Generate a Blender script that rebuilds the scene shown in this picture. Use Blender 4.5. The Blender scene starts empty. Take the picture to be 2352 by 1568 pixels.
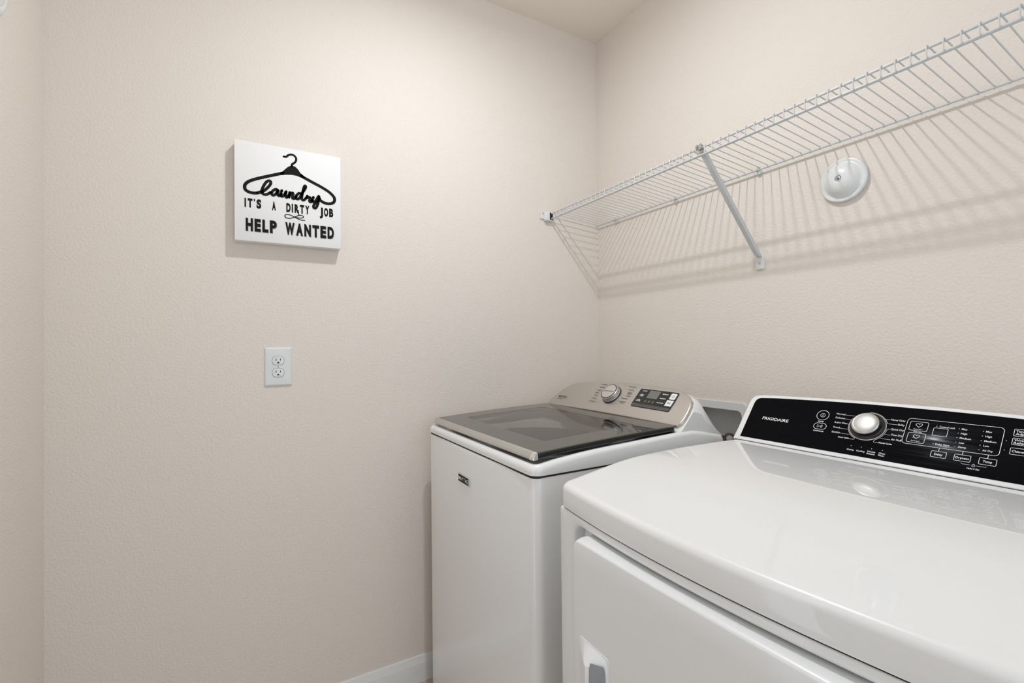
import bpy, bmesh, math, random
from mathutils import Vector, Matrix
random.seed(7)
sc = bpy.context.scene
COL = sc.collection

# ------------------------------------------------------------------ camera
cam_d = bpy.data.cameras.new('camera'); cam = bpy.data.objects.new('camera', cam_d); COL.objects.link(cam)
yaw, pitch, roll, fpx = 0.51878, 0.01047, -0.01055, 1082.17
F = Vector((-math.cos(yaw)*math.cos(pitch), math.sin(yaw)*math.cos(pitch), math.sin(pitch)))
r0 = Vector((math.sin(yaw), math.cos(yaw), 0)); u0 = r0.cross(F)
cR = math.cos(roll)*r0 + math.sin(roll)*u0
cU = -math.sin(roll)*r0 + math.cos(roll)*u0
m = Matrix((cR, cU, -F)).transposed().to_4x4(); m.translation = Vector((1.69799, -1.43617, 1.2272))
cam.matrix_world = m
cam_d.sensor_width = 36.0; cam_d.lens = 36.0*fpx/2352.0; cam_d.clip_start = 0.01; cam_d.clip_end = 50
sc.camera = cam

# ------------------------------------------------------------------ light, world, exposure
wd = bpy.data.worlds.new('world'); sc.world = wd; wd.use_nodes = True
bg = wd.node_tree.nodes['Background']; bg.inputs[0].default_value = (0.90, 0.995, 1.11, 1); bg.inputs[1].default_value = 1.5  # plain world light, tuned as fill through the added wall openings
ld = bpy.data.lights.new('ceiling_disc_light', 'AREA'); ld.shape = 'DISK'; ld.size = 0.06; ld.energy = 10.4; ld.color = (0.92, 0.985, 1.05)
lo = bpy.data.objects.new('ceiling_disc_light', ld); COL.objects.link(lo); lo.location = (0.80, -0.93, 2.560)
lp = bpy.data.lights.new('ceiling_light_glow', 'POINT'); lp.energy = 3; lp.color = (0.92, 0.985, 1.05); lp.shadow_soft_size = 0.03     # side glow of the same fixture
lq = bpy.data.objects.new('ceiling_light_glow', lp); COL.objects.link(lq); lq.location = (0.80, -0.93, 2.550)
vs = sc.view_settings
vs.view_transform = 'Standard'; vs.look = 'None'; vs.gamma = 1.0; vs.use_curve_mapping = False; vs.exposure = 0.0

# ------------------------------------------------------------------ materials
MATS = {}
def mat(name, col, rough=.5, metal=0.0, spec=.5, coat=0.0, coat_r=.05, bump=None, var=None, noise_rough=None):
    if name in MATS: return MATS[name]
    M = bpy.data.materials.new(name); M.use_nodes = True; nt = M.node_tree; b = nt.nodes['Principled BSDF']
    b.inputs['Base Color'].default_value = (*col, 1); b.inputs['Roughness'].default_value = rough
    b.inputs['Metallic'].default_value = metal; b.inputs['Specular IOR Level'].default_value = spec
    b.inputs['Coat Weight'].default_value = coat; b.inputs['Coat Roughness'].default_value = coat_r
    tc = nt.nodes.new('ShaderNodeTexCoord')
    if bump:                                  # (scale, strength, distance[, detail])
        n = nt.nodes.new('ShaderNodeTexNoise'); n.inputs['Scale'].default_value = bump[0]; n.inputs['Detail'].default_value = bump[3] if len(bump) > 3 else 3
        bm_ = nt.nodes.new('ShaderNodeBump'); bm_.inputs['Strength'].default_value = bump[1]; bm_.inputs['Distance'].default_value = bump[2]
        nt.links.new(tc.outputs['Object'], n.inputs['Vector']); nt.links.new(n.outputs['Fac'], bm_.inputs['Height']); nt.links.new(bm_.outputs['Normal'], b.inputs['Normal'])
    if var:                                   # (scale, amount)
        n = nt.nodes.new('ShaderNodeTexNoise'); n.inputs['Scale'].default_value = var[0]; n.inputs['Detail'].default_value = 4
        mx = nt.nodes.new('ShaderNodeMix'); mx.data_type = 'RGBA'
        mx.inputs[6].default_value = (*[c*(1-var[1]) for c in col], 1); mx.inputs[7].default_value = (*[min(1, c*(1+var[1])) for c in col], 1)
        nt.links.new(tc.outputs['Object'], n.inputs['Vector']); nt.links.new(n.outputs['Fac'], mx.inputs[0]); nt.links.new(mx.outputs[2], b.inputs['Base Color'])
    if noise_rough:                           # (scale vec, lo, hi)
        mp = nt.nodes.new('ShaderNodeMapping'); mp.inputs['Scale'].default_value = noise_rough[0]
        n = nt.nodes.new('ShaderNodeTexNoise'); n.inputs['Scale'].default_value = 1; n.inputs['Detail'].default_value = 5
        mr = nt.nodes.new('ShaderNodeMapRange'); mr.inputs['From Min'].default_value = .35; mr.inputs['From Max'].default_value = .7
        mr.inputs['To Min'].default_value = noise_rough[1]; mr.inputs['To Max'].default_value = noise_rough[2]
        nt.links.new(tc.outputs['Object'], mp.inputs[0]); nt.links.new(mp.outputs[0], n.inputs['Vector']); nt.links.new(n.outputs['Fac'], mr.inputs['Value']); nt.links.new(mr.outputs[0], b.inputs['Roughness'])
    MATS[name] = M; return M

WALLC = (0.790, 0.720, 0.650)
M_wall = mat('painted_drywall', WALLC, .82, spec=.25, bump=(150, .42, .004, 2), var=(2.2, .012))
M_ceil = mat('ceiling_paint', (0.88, 0.805, 0.715), .9, spec=.15, bump=(170, .2, .004, 2))
M_floor = mat('floor_tile', (0.56, 0.47, 0.40), .45, var=(9, .12))
M_grout = mat('floor_grout', (0.45, 0.38, 0.32), .9)
M_trim = mat('white_trim_paint', (0.80, 0.80, 0.78), .35)
M_enamel = mat('white_enamel', (0.855, 0.86, 0.85), .34, coat=.9, coat_r=.02)
M_enamel_s = mat('white_enamel_satin', (0.845, 0.85, 0.84), .34, coat=.5, coat_r=.06)
M_white = mat('white_plastic', (0.77, 0.775, 0.76), .3)
M_wire = mat('white_vinyl_wire', (0.62, 0.635, 0.63), .38)
M_steel = mat('galvanised_steel', (0.62, 0.63, 0.62), .3, metal=1)
M_silver = mat('champagne_silver', (0.56, 0.52, 0.475), .34, metal=.75, coat=.2, coat_r=.2)
M_strip = mat('brushed_silver', (0.60, 0.585, 0.56), .3, metal=.8)
M_chrome = mat('chrome', (0.85, 0.85, 0.85), .08, metal=1)
M_black = mat('black_rubber', (0.012, 0.012, 0.012), .45)
M_gasket = mat('black_gloss_plastic', (0.014, 0.014, 0.014), .2)
M_gap = mat('shadow_gap_black', (0.02, 0.02, 0.02), .8)  # black that stands in for shade in seams and gaps
M_panel = mat('black_gloss_panel', (0.006, 0.006, 0.007), .16, spec=.012, noise_rough=((9, 150, 150), .07, .3))
M_print_w = mat('white_print', (0.86, 0.86, 0.86), .5)
M_print_b = mat('black_print', (0.014, 0.014, 0.014), .7, spec=.08)
M_print_g = mat('grey_print', (0.32, 0.32, 0.31), .7)
M_print_d = mat('dark_grey_print', (0.10, 0.095, 0.09), .6)
M_disp = mat('display_black', (0.010, 0.010, 0.010), .25)
M_disp2 = mat('display_lower_strip', (0.085, 0.08, 0.075), .35)
M_lcd = mat('display_window', (0.17, 0.18, 0.155), .2)
M_key = mat('display_key', (0.09, 0.09, 0.085), .4)
M_canvas = mat('stretched_canvas', (0.86, 0.85, 0.83), .8, bump=(900, .15, .0006))
M_lidframe = mat('tinted_glass_border', (0.075, 0.075, 0.066), .05, spec=.5)
M_grey = mat('grey_plastic_recess_shade', (0.30, 0.315, 0.33), .45)  # grey plastic, also the painted shade of the handle hollow
M_boxin = mat('outlet_box_plastic', (0.62, 0.62, 0.60), .5)
M_socket = mat('outlet_plastic', (0.74, 0.755, 0.745), .32)
M_slot = mat('slot_dark', (0.01, 0.01, 0.01), .8)
M_satin = mat('satin_knob_silver', (0.60, 0.575, 0.545), .42, metal=.45)
M_tub = mat('tub_plastic', (0.62, 0.62, 0.60), .5)
M_drum = mat('drum_steel', (0.5, 0.5, 0.5), .3, metal=1)
# smoked glass of the washer lid: tinted see-through plus a surface reflection
Mg = bpy.data.materials.new('smoked_glass'); Mg.use_nodes = True; nt = Mg.node_tree; nt.nodes.clear()
o_ = nt.nodes.new('ShaderNodeOutputMaterial'); mx = nt.nodes.new('ShaderNodeMixShader'); tr = nt.nodes.new('ShaderNodeBsdfTransparent'); gl = nt.nodes.new('ShaderNodeBsdfGlossy'); fr = nt.nodes.new('ShaderNodeFresnel')
tr.inputs[0].default_value = (0.60, 0.60, 0.57, 1); gl.inputs[0].default_value = (1, 1, 1, 1); gl.inputs['Roughness'].default_value = .03; fr.inputs[0].default_value = 1.5
nt.links.new(fr.outputs[0], mx.inputs[0]); nt.links.new(tr.outputs[0], mx.inputs[1]); nt.links.new(gl.outputs[0], mx.inputs[2]); nt.links.new(mx.outputs[0], o_.inputs[0])
M_glass = Mg

# ------------------------------------------------------------------ object helpers
def link(name, me, material=None, parent=None, loc=None):
    o = bpy.data.objects.new(name, me); COL.objects.link(o)
    if material is not None: me.materials.append(material)
    if parent is not None:
        o.parent = parent; o.matrix_parent_inverse = Matrix.Translation(-abs_loc(parent))
    if loc is not None: o.location = loc
    return o
def abs_loc(o):
    v = Vector((0, 0, 0))
    while o is not None:
        v += o.location
        if o.parent is not None: v += o.matrix_parent_inverse.translation
        o = o.parent
    return v
def tag(o, label=None, cat=None, group=None, kind=None):
    if label: o['label'] = label
    if cat: o['category'] = cat
    if group: o['group'] = group
    if kind: o['kind'] = kind
    return o
def thing(name, label, cat, loc=(0, 0, 0), group=None):
    o = bpy.data.objects.new(name, None); COL.objects.link(o); o.location = loc; o.empty_display_size = .05
    return tag(o, label, cat, group)
def smooth_by_angle(me, ang=35):
    for p in me.polygons: p.use_smooth = True
    try: me.set_sharp_from_angle(angle=math.radians(ang))
    except Exception: pass
def finish(name, bm, material, parent=None, ang=35, recalc=True):
    if recalc: bmesh.ops.recalc_face_normals(bm, faces=bm.faces)
    me = bpy.data.meshes.new(name); bm.to_mesh(me); bm.free()
    smooth_by_angle(me, ang)
    return link(name, me, material, parent)

def box_bm(bm, x0, x1, y0, y1, z0, z1, bev=0, seg=2):
    vs_ = [bm.verts.new(p) for p in ((x0,y0,z0),(x1,y0,z0),(x1,y1,z0),(x0,y1,z0),(x0,y0,z1),(x1,y0,z1),(x1,y1,z1),(x0,y1,z1))]
    fs = [bm.faces.new([vs_[i] for i in f]) for f in ((3,2,1,0),(4,5,6,7),(0,1,5,4),(1,2,6,5),(2,3,7,6),(3,0,4,7))]
    if bev:
        es = list({e for f in fs for e in f.edges})
        bmesh.ops.bevel(bm, geom=es, offset=bev, segments=seg, affect='EDGES', profile=.5)
def box(name, x0, x1, y0, y1, z0, z1, material, parent=None, bev=0, seg=2):
    bm = bmesh.new(); box_bm(bm, x0, x1, y0, y1, z0, z1, bev, seg); return finish(name, bm, material, parent)

def loft(bm, rings, close=True, cap0=False, cap1=False):
    """rings: lists of points with equal counts"""
    R = [[bm.verts.new(p) for p in r] for r in rings]; n = len(R[0])
    for a, b in zip(R, R[1:]):
        for i in range(n if close else n-1):
            j = (i+1) % n
            try: bm.faces.new((a[i], a[j], b[j], b[i]))
            except ValueError: pass
    if cap0: bm.faces.new(list(reversed(R[0])))
    if cap1: bm.faces.new(R[-1])
    return R

def rr(x0, x1, y0, y1, r, ns=10, na=5):
    """rounded rectangle, fixed point count, 2-D"""
    r = max(r, 1e-5); P = []
    def side(a, b):
        for i in range(ns): P.append((a[0]+(b[0]-a[0])*i/ns, a[1]+(b[1]-a[1])*i/ns))
    def arc(cx, cy, a0):
        for i in range(na):
            a = math.radians(a0+90*i/na); P.append((cx+r*math.cos(a), cy+r*math.sin(a)))
    side((x0+r, y0), (x1-r, y0)); arc(x1-r, y0+r, -90)
    side((x1, y0+r), (x1, y1-r)); arc(x1-r, y1-r, 0)
    side((x1-r, y1), (x0+r, y1)); arc(x0+r, y1-r, 90)
    side((x0, y1-r), (x0, y0+r)); arc(x0+r, y0+r, 180)
    return P
def rr_in(x0, x1, y0, y1, r, d, ns=10, na=5): return rr(x0+d, x1-d, y0+d, y1-d, max(r-d, .0005), ns, na)

def curve_fn(tab):
    """smooth (monotone-ish Catmull-Rom) interpolation of a table [(x,y)...]"""
    X = [t[0] for t in tab]; Y = [t[1] for t in tab]; n = len(X); m_ = []
    for i in range(n):
        a, b = max(0, i-1), min(n-1, i+1); m_.append((Y[b]-Y[a])/(X[b]-X[a]))
    def f(x):
        if x <= X[0]: return Y[0]+m_[0]*(x-X[0])
        if x >= X[-1]: return Y[-1]+m_[-1]*(x-X[-1])
        k = 0
        while x > X[k+1]: k += 1
        h = X[k+1]-X[k]; t = (x-X[k])/h
        return (2*t**3-3*t*t+1)*Y[k]+(t**3-2*t*t+t)*h*m_[k]+(-2*t**3+3*t*t)*Y[k+1]+(t**3-t*t)*h*m_[k+1]
    return f

def tube(bm, pts, r, n=8, caps=True):
    pts = [Vector(p) for p in pts]; prev = None; R = []
    for i, p in enumerate(pts):
        t = (pts[min(i+1, len(pts)-1)]-pts[max(i-1, 0)]).normalized()
        if prev is None:
            a = Vector((0, 0, 1)) if abs(t.z) < .9 else Vector((1, 0, 0)); u = t.cross(a).normalized()
        else: u = (prev - t*prev.dot(t)).normalized()
        prev = u; v = t.cross(u); rad = r[i] if isinstance(r, (list, tuple)) else r
        R.append([p+(u*math.cos(2*math.pi*k/n)+v*math.sin(2*math.pi*k/n))*rad for k in range(n)])
    loft(bm, R, True, caps, caps)
def lathe(bm, prof, origin, axis, n=40):
    """prof: [(radius, height)] along axis"""
    ax = Vector(axis).normalized(); a = Vector((0, 0, 1)) if abs(ax.z) < .9 else Vector((1, 0, 0)); u = ax.cross(a).normalized(); v = ax.cross(u); O = Vector(origin)
    R = [[O+ax*h+(u*math.cos(2*math.pi*k/n)+v*math.sin(2*math.pi*k/n))*max(r, 1e-5) for k in range(n)] for r, h in prof]
    loft(bm, R, True, True, True)

# flat print: everything is laid out as 2-D triangles/quads and mapped on a surface through fn(a, b, h)
_font_cap = None
def text_polys(s, bold=0.0):
    cu = bpy.data.curves.new('t', 'FONT'); cu.body = s; cu.size = 1; cu.offset = bold; cu.resolution_u = 4
    ob = bpy.data.objects.new('t', cu); COL.objects.link(ob)
    dg = bpy.context.evaluated_depsgraph_get(); me = ob.evaluated_get(dg).to_mesh()
    V = [(v.co.x, v.co.y) for v in me.vertices]; P = [tuple(p.vertices) for p in me.polygons]
    ob.evaluated_get(dg).to_mesh_clear(); bpy.data.objects.remove(ob); bpy.data.curves.remove(cu)
    return V, P
class Print:
    def __init__(s): s.V = []; s.P = []
    def add(s, V, P):
        o = len(s.V); s.V += V; s.P += [tuple(i+o for i in p) for p in P]
    def text(s, t, x0, x1, base, cap, bold=0.0):
        global _font_cap
        if _font_cap is None:
            V, _ = text_polys('H'); _font_cap = max(v[1] for v in V)-min(v[1] for v in V)
        V, P = text_polys(t, bold)
        a, b = min(v[0] for v in V), max(v[0] for v in V); k = (x1-x0)/(b-a); q = cap/(_font_cap+2*bold)
        s.add([(x0+(v[0]-a)*k, base+(v[1]+bold)*q) for v in V], P)
    def line(s, pts, w, close=False, smooth=0):
        if smooth: pts = catmull(pts, smooth, close)
        n = len(pts); L = []; Rr = []
        for i in range(n):
            p = pts[i]; a = pts[i-1] if (i > 0 or close) else p; b = pts[(i+1) % n] if (i < n-1 or close) else p
            dx, dy = b[0]-a[0], b[1]-a[1]; l = math.hypot(dx, dy) or 1
            ww = w[i*len(w)//n] if isinstance(w, (list, tuple)) else w
            L.append((p[0]-dy/l*ww/2, p[1]+dx/l*ww/2)); Rr.append((p[0]+dy/l*ww/2, p[1]-dx/l*ww/2))
        P = [(i, (i+1) % n, n+(i+1) % n, n+i) for i in range(n if close else n-1)]
        s.add(L+Rr, P)
        if not close:
            for c in (pts[0], pts[-1]): s.disc(c, (w if not isinstance(w, (list, tuple)) else w[0])/2, 10)
    def disc(s, c, r, n=16): s.add([(c[0]+r*math.cos(2*math.pi*k/n), c[1]+r*math.sin(2*math.pi*k/n)) for k in range(n)], [tuple(range(n))])
    def poly(s, pts): s.add(list(pts), [tuple(range(len(pts)))])
    def rrect(s, x0, x1, y0, y1, r, w): s.line(rr(x0, x1, y0, y1, r, 3, 5), w, True)
    def build(s, name, fn, h, material, parent):
        me = bpy.data.meshes.new(name); me.from_pydata([tuple(fn(a, b, h)) for a, b in s.V], [], s.P); me.update()
        return link(name, me, material, parent)
def catmull(p, k, close=False):
    out = []; n = len(p)
    for i in range(n if close else n-1):
        g = (lambda j: p[j % n]) if close else (lambda j: p[max(0, min(n-1, j))])
        a, b, c, d = g(i-1), g(i), g(i+1), g(i+2)
        for q in range(k):
            t = q/k
            out.append(tuple(.5*(2*b[e]+(c[e]-a[e])*t+(2*a[e]-5*b[e]+4*c[e]-d[e])*t*t+(3*b[e]-a[e]-3*c[e]+d[e])*t**3) for e in range(2)))
    if not close: out.append(p[-1])
    return out
def slab(name, outline, fn, h0, h1, material, parent, bev=0, ang=35):
    """prism of a 2-D outline between heights h0 and h1 on surface fn, with an optional rounded top edge"""
    n = len(outline); cx = sum(p[0] for p in outline)/n; cy = sum(p[1] for p in outline)/n
    def inset(d):
        o = []
        for i in range(n):
            a, b = outline[i-1], outline[(i+1) % n]; dx, dy = b[0]-a[0], b[1]-a[1]; l = math.hypot(dx, dy) or 1
            o.append((outline[i][0]-dy/l*d, outline[i][1]+dx/l*d))
        return o
    area = sum(outline[i-1][0]*outline[i][1]-outline[i][0]*outline[i-1][1] for i in range(n))
    sg = 1 if area > 0 else -1
    rings = [[fn(a, b, h0) for a, b in outline]]
    if bev:
        for k in range(5):
            t = math.radians(90*k/4); rings.append([fn(a, b, h1-bev+bev*math.sin(t)) for a, b in inset(sg*bev*(1-math.cos(t)))])
    else: rings.append([fn(a, b, h1) for a, b in outline])
    bm = bmesh.new(); loft(bm, rings, True, True, True); return finish(name, bm, material, parent, ang)

# ================================================================== ROOM
H = 2.634; YC = -1.894; XD = 2.75
# left wall (sign and outlet), right wall (shelf, has the hole of the washer box), short wall at far left, wall behind the camera; both have unseen openings added to let in fill light
tag(box('wall_left', -.1, 0, YC-.1, .1, 0, H, M_wall), kind='structure')
bx0, bx1, bz0, bz1 = .500, .716, .835, 1.003
bm = bmesh.new()
xs = (0, bx0, bx1, XD); zs = (0, bz0, bz1, H)
V = {}
for i in range(4):
    for k in range(4):
        for j, y in enumerate((0, .1)): V[i, k, j] = bm.verts.new((xs[i], y, zs[k]))
for j in (0, 1):
    for i in range(3):
        for k in range(3):
            if (i, k) == (1, 1): continue
            bm.faces.new([V[i, k, j], V[i+1, k, j], V[i+1, k+1, j], V[i, k+1, j]])
for a, b in (((1, 1), (2, 1)), ((2, 1), (2, 2)), ((2, 2), (1, 2)), ((1, 2), (1, 1))):
    bm.faces.new([V[(*a, 0)], V[(*b, 0)], V[(*b, 1)], V[(*a, 1)]])
tag(finish('wall_right', bm, M_wall), kind='structure')
bm = bmesh.new(); box_bm(bm, 0, .85, YC-.1, YC, 0, H); box_bm(bm, 1.10, XD, YC-.1, YC, 0, H); box_bm(bm, .85, 1.10, YC-.1, YC, 2.08, H)  # narrow unseen gap added so world light fills the appliance fronts
tag(finish('wall_front', bm, M_wall), kind='structure')
bm = bmesh.new()
box_bm(bm, XD, XD+.1, YC-.1, -1.72, 0, H); box_bm(bm, XD, XD+.1, -.17, .1, 0, H); box_bm(bm, XD, XD+.1, -1.72, -.17, 2.34, H)
tag(finish('wall_back', bm, M_wall), kind='structure')
tag(box('ceiling', -.1, XD+.1, YC-.1, .1, H, H+.08, M_ceil), kind='structure')
fl = tag(box('floor', -.1, XD+.1, YC-.1, .1, -.06, -.004, M_grout), kind='structure')
# floor tiles
tile_me = None; T = .33
for i in range(9):
    for j in range(6):
        cx, cy = .165+i*T, -.165-j*T
        if tile_me is None:
            bm = bmesh.new(); box_bm(bm, -T/2+.002, T/2-.002, -T/2+.002, T/2-.002, -.004, 0, .0012, 1)
            t = finish('tile', bm, M_floor, fl); tile_me = t.data; t.location = (cx, cy, 0)
        else:
            t = bpy.data.objects.new('tile', tile_me); COL.objects.link(t); t.parent = fl; t.location = (cx, cy, 0)
# baseboards
prof = [(0, 0), (.0125, 0), (.0125, .066), (.0120, .068), (.0065, .0855), (.0062, .0885), (.0048, .0912), (0, .0914)]
def baseboard(name, p0, p1, nrm):
    p0, p1, nrm = Vector(p0), Vector(p1), Vector(nrm); bm = bmesh.new()
    loft(bm, [[p+nrm*a+Vector((0, 0, z)) for a, z in prof] for p in (p0, p1)], True, True, True)
    tag(finish(name, bm, M_trim, None, 25), kind='structure')
baseboard('baseboard_left', (0, YC, 0), (0, 0, 0), (1, 0, 0))
baseboard('baseboard_right', (.0125, 0, 0), (XD, 0, 0), (0, -1, 0))
baseboard('baseboard_front', (.0125, YC, 0), (.85, YC, 0), (0, 1, 0))

# ================================================================== LAUNDRY SIGN
CY, CZ, CD = -1.4572, 1.5615, .038
sign = thing('wall_sign', 'square white canvas sign with a black coat hanger and laundry lettering', 'sign', (0, CY+.155, CZ))
fc = lambda a, b, h: Vector((CD+h, CY+a, CZ+b))
bm = bmesh.new(); box_bm(bm, .001, CD, CY, CY+.309, CZ, CZ+.309, .0018, 2); finish('canvas', bm, M_canvas, sign)
pr = Print()
pr.line([(0.1364,0.2796),(0.1437,0.2801),(0.1488,0.2857),(0.1568,0.2898),(0.1659,0.2887),(0.1719,0.282),(0.1721,0.2735),(0.1675,0.2651),(0.1606,0.2594),(0.1594,0.2523)], .0064, smooth=4)
pr.line([(0.1334,0.2258),(0.1029,0.2137),(0.073,0.2013),(0.0517,0.1916),(0.0358,0.1817),(0.028,0.1708),(0.0279,0.16),(0.0331,0.1536),(0.0449,0.15),(0.0594,0.151),(0.0728,0.1573)], .0094, smooth=5)
pr.line([(0.1874,0.2257),(0.2166,0.2127),(0.2463,0.2002),(0.2704,0.1878),(0.2857,0.1745),(0.2896,0.1636),(0.2855,0.1532),(0.2732,0.1476),(0.258,0.1483),(0.246,0.154),(0.24,0.1596)], .0094, smooth=5)
pr.poly([(0.125,0.2268),(0.1328,0.2313),(0.1419,0.2419),(0.1504,0.2503),(0.1594,0.2545),(0.1689,0.2534),(0.1774,0.2461),(0.1846,0.2353),(0.1944,0.2281),(0.2005,0.2206),(0.1874,0.2206),(0.1744,0.2241),(0.1587,0.2249),(0.1418,0.2223),(0.1278,0.2186)])
pr.build('hanger_print', fc, .0006, M_print_b, sign)
pr = Print()
for st in ([(0.0594,0.1504),(0.0742,0.1563),(0.0877,0.1694),(0.0973,0.1832),(0.099,0.1921),(0.0941,0.195),(0.0864,0.1895),(0.0788,0.1757),(0.0742,0.1612),(0.0771,0.1513),(0.0863,0.1502),(0.0985,0.1589)],
 [(0.1197,0.1683),(0.1137,0.1711),(0.1054,0.1654),(0.101,0.1555),(0.1053,0.1507),(0.1131,0.1561),(0.1198,0.1698),(0.118,0.1572),(0.1219,0.1513),(0.1289,0.1585)],
 [(0.1303,0.1699),(0.1269,0.157),(0.1302,0.1507),(0.1372,0.1567),(0.1429,0.1694),(0.1406,0.1553),(0.1442,0.1496),(0.1513,0.1588)],
 [(0.1533,0.1673),(0.1498,0.1486),(0.1533,0.1585),(0.1607,0.1671),(0.1635,0.1625),(0.1606,0.1521),(0.1652,0.1483),(0.1715,0.1568)],
 [(0.1877,0.1675),(0.1796,0.1681),(0.1715,0.1568),(0.1743,0.149),(0.1818,0.1533),(0.1906,0.1711),(0.2003,0.1897),(0.1989,0.1958),(0.1948,0.1895),(0.19,0.1665),(0.1887,0.1512),(0.1945,0.1482),(0.2022,0.1572)],
 [(0.2051,0.1637),(0.2045,0.1579),(0.2104,0.1601),(0.2145,0.1581),(0.2115,0.1487),(0.215,0.1448),(0.2209,0.152)],
 [(0.2237,0.162),(0.2197,0.1506),(0.2245,0.1461),(0.2322,0.1543),(0.2407,0.1691),(0.2394,0.1547),(0.2363,0.1388),(0.2303,0.1271),(0.2243,0.1282),(0.2256,0.138),(0.237,0.1505),(0.2436,0.1601)]):
    pr.line(st, .0082, smooth=5)
pr.build('script_lettering', fc, .0010, M_print_b, sign)
pr = Print()
def condensed(pr, word, x0, x1, base, cap, bold):
    """each letter in its own cell, like a condensed poster face"""
    wts = {'I': .42, "'": .35, 'W': 1.35, 'M': 1.3, 'J': .8, 'L': .85, 'E': .88}
    tot = sum(wts.get(c, 1) for c in word)+.24*(len(word)-1); u = (x1-x0)/tot; x = x0
    for c in word:
        w = wts.get(c, 1)*u
        if c == 'I': pr.poly([(x, base), (x+w*.75, base), (x+w*.75, base+cap), (x, base+cap)])
        elif c == "'": pr.poly([(x+w*.2, base+cap*.72), (x+w*.7, base+cap*.72), (x+w*.9, base+cap), (x, base+cap)])
        else: pr.text(c, x, x+w, base, cap, bold)
        x += w+.24*u
for wd_, a, b in (("IT'S", .0267, .0722), ('A', .1022, .1130), ('DIRTY', .1430, .2112), ('JOB', .2425, .2850)):
    pq = Print(); condensed(pq, wd_, a, b, .1032, .0285, .06); pq.build('printed_word', fc, .0006, M_print_b, sign)
pr.line([(0.1968,0.0825),(0.1837,0.0828),(0.1694,0.0886),(0.1538,0.0947),(0.1425,0.0948),(0.1383,0.0896),(0.1428,0.084),(0.1552,0.0843),(0.168,0.0903),(0.1809,0.097),(0.1913,0.0964),(0.1931,0.0922),(0.1867,0.0889),(0.1766,0.0882),(0.1666,0.0895)], .0027, smooth=5)
pr.line([(.1772, .1130), (.1800, .0968)], .0028)
pr.build('flourish_print', fc, .0006, M_print_b, sign)
for wd_, a, b in (('HELP', .0296, .1150), ('WANTED', .1398, .2862)):
    pq = Print(); pg = Print(); condensed(pq, wd_, a, b, .0305, .0400, .055); condensed(pg, wd_, a+.0016, b+.0016, .0289, .0400, .055)
    bw = pq.build('printed_word', fc, .0009, M_print_b, sign); pg.build('letter_shadow', fc, .0005, M_print_g, bw)

# ================================================================== OUTLET
oy, oz = -1.338, 1.170
out = thing('wall_outlet', 'white duplex power outlet with oversized cover plate on left wall', 'outlet', (0, oy, oz))
fo = lambda a, b, h: Vector((h, oy+a, oz+b))
bm = bmesh.new(); Rg = []
for d, h in ((0, .0002), (0, .0016), (.0012, .0034), (.0042, .0056), (.0052, .0058)):
    Rg.append([fo(a, b, h) for a, b in rr_in(-.0397, .0397, -.062, .062, .0025, d, 6, 4)])
loft(bm, Rg, True, True, True); finish('cover_plate', bm, M_socket, out, 30)
for s in (1, -1):
    c = .0193*s; Rad = .0172
    pts = [(Rad*math.cos(t), max(-.0138, min(.0138, Rad*math.sin(t)))+c) for t in [2*math.pi*k/48 for k in range(48)]]
    slab('socket_rim', [((a)*1.045, c+(b-c)*1.05) for a, b in pts], fo, .0050, .0063, M_print_d, out)
    f = slab('socket_face', pts, fo, .0052, .0072, M_socket, out, .0008)
    for a, w, hh in ((-.0064, .0022, .0080), (.0064, .0020, .0068)):
        slab('slot', rr(a-w/2, a+w/2, c+.0038-hh/2, c+.0038+hh/2, .0002, 2, 2), fo, .0070, .00735, M_slot, f)
    slab('ground_hole', [(.0032*math.cos(t), c-.0068+max(-.0018, .0030*math.sin(t))) for t in [2*math.pi*k/20 for k in range(20)]], fo, .0070, .00735, M_slot, f)
bm = bmesh.new(); lathe(bm, [(.0034, .0055), (.0034, .0062), (.0020, .0070)], (0, oy, oz), (1, 0, 0), 20); sc_ = finish('screw', bm, M_socket, out)
slab('screw_slot', rr(-.0005, .0005, -.0030, .0030, .0001, 2, 2), fo, .0068, .00725, M_slot, sc_)

# ================================================================== WIRE SHELF
shelf = thing('wire_shelf', 'long white ventilated wire shelf mounted high on the right wall', 'shelf', (.8, 0, 1.79))
SP = .02543; X15 = 1.33484
zr_ = lambda x: 1.784+.0012*(x-1.335)         # wire height at the wall
zf_ = lambda x: 1.8055+.0012*(x-1.335)        # wire height at the front edge
YR, YF, WR = -.0125, -.277, .00145
bm = bmesh.new(); dz = zf_(0)-zr_(0)
tube(bm, [(0, YR+.002, -.008), (0, YR, -.001), (0, YR-.003, 0), (0, -.1, dz*.33), (0, -.19, dz*.67), (0, YF+.004, dz), (0, YF, dz-.001), (0, YF-.0012, dz-.005), (0, YF-.0012, dz-.0275)], WR, 6)
wire_me = None
k0 = int((X15-.010)/SP); NW = 78
for k in range(NW):
    x = X15-k0*SP+k*SP
    if x > 1.98: break
    if wire_me is None:
        w = finish('wire', bm, M_wire, shelf); wire_me = w.data; w.matrix_parent_inverse = Matrix.Identity(4)
    else:
        w = bpy.data.objects.new('wire', wire_me); COL.objects.link(w); w.parent = shelf
    w.location = Vector((x, 0, zr_(x)))-shelf.location
XE = 1.985
def rod(name, y, dz_f, r, top):
    bm = bmesh.new(); f = zf_ if top else zr_
    tube(bm, [(.006, y, f(.006)+dz_f), (XE, y, f(XE)+dz_f)], r, 10); return finish(name, bm, M_wire, shelf)
rod('rear_rod', YR-.0015, -.0045, .0030, False)
rod('middle_rod', -.232, -.0075, .0027, True)
rod('front_rod', YF+.0035, -.0046, .0030, True)
rod('lip_rod', YF+.0026, -.0255, .0030, True)
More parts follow.
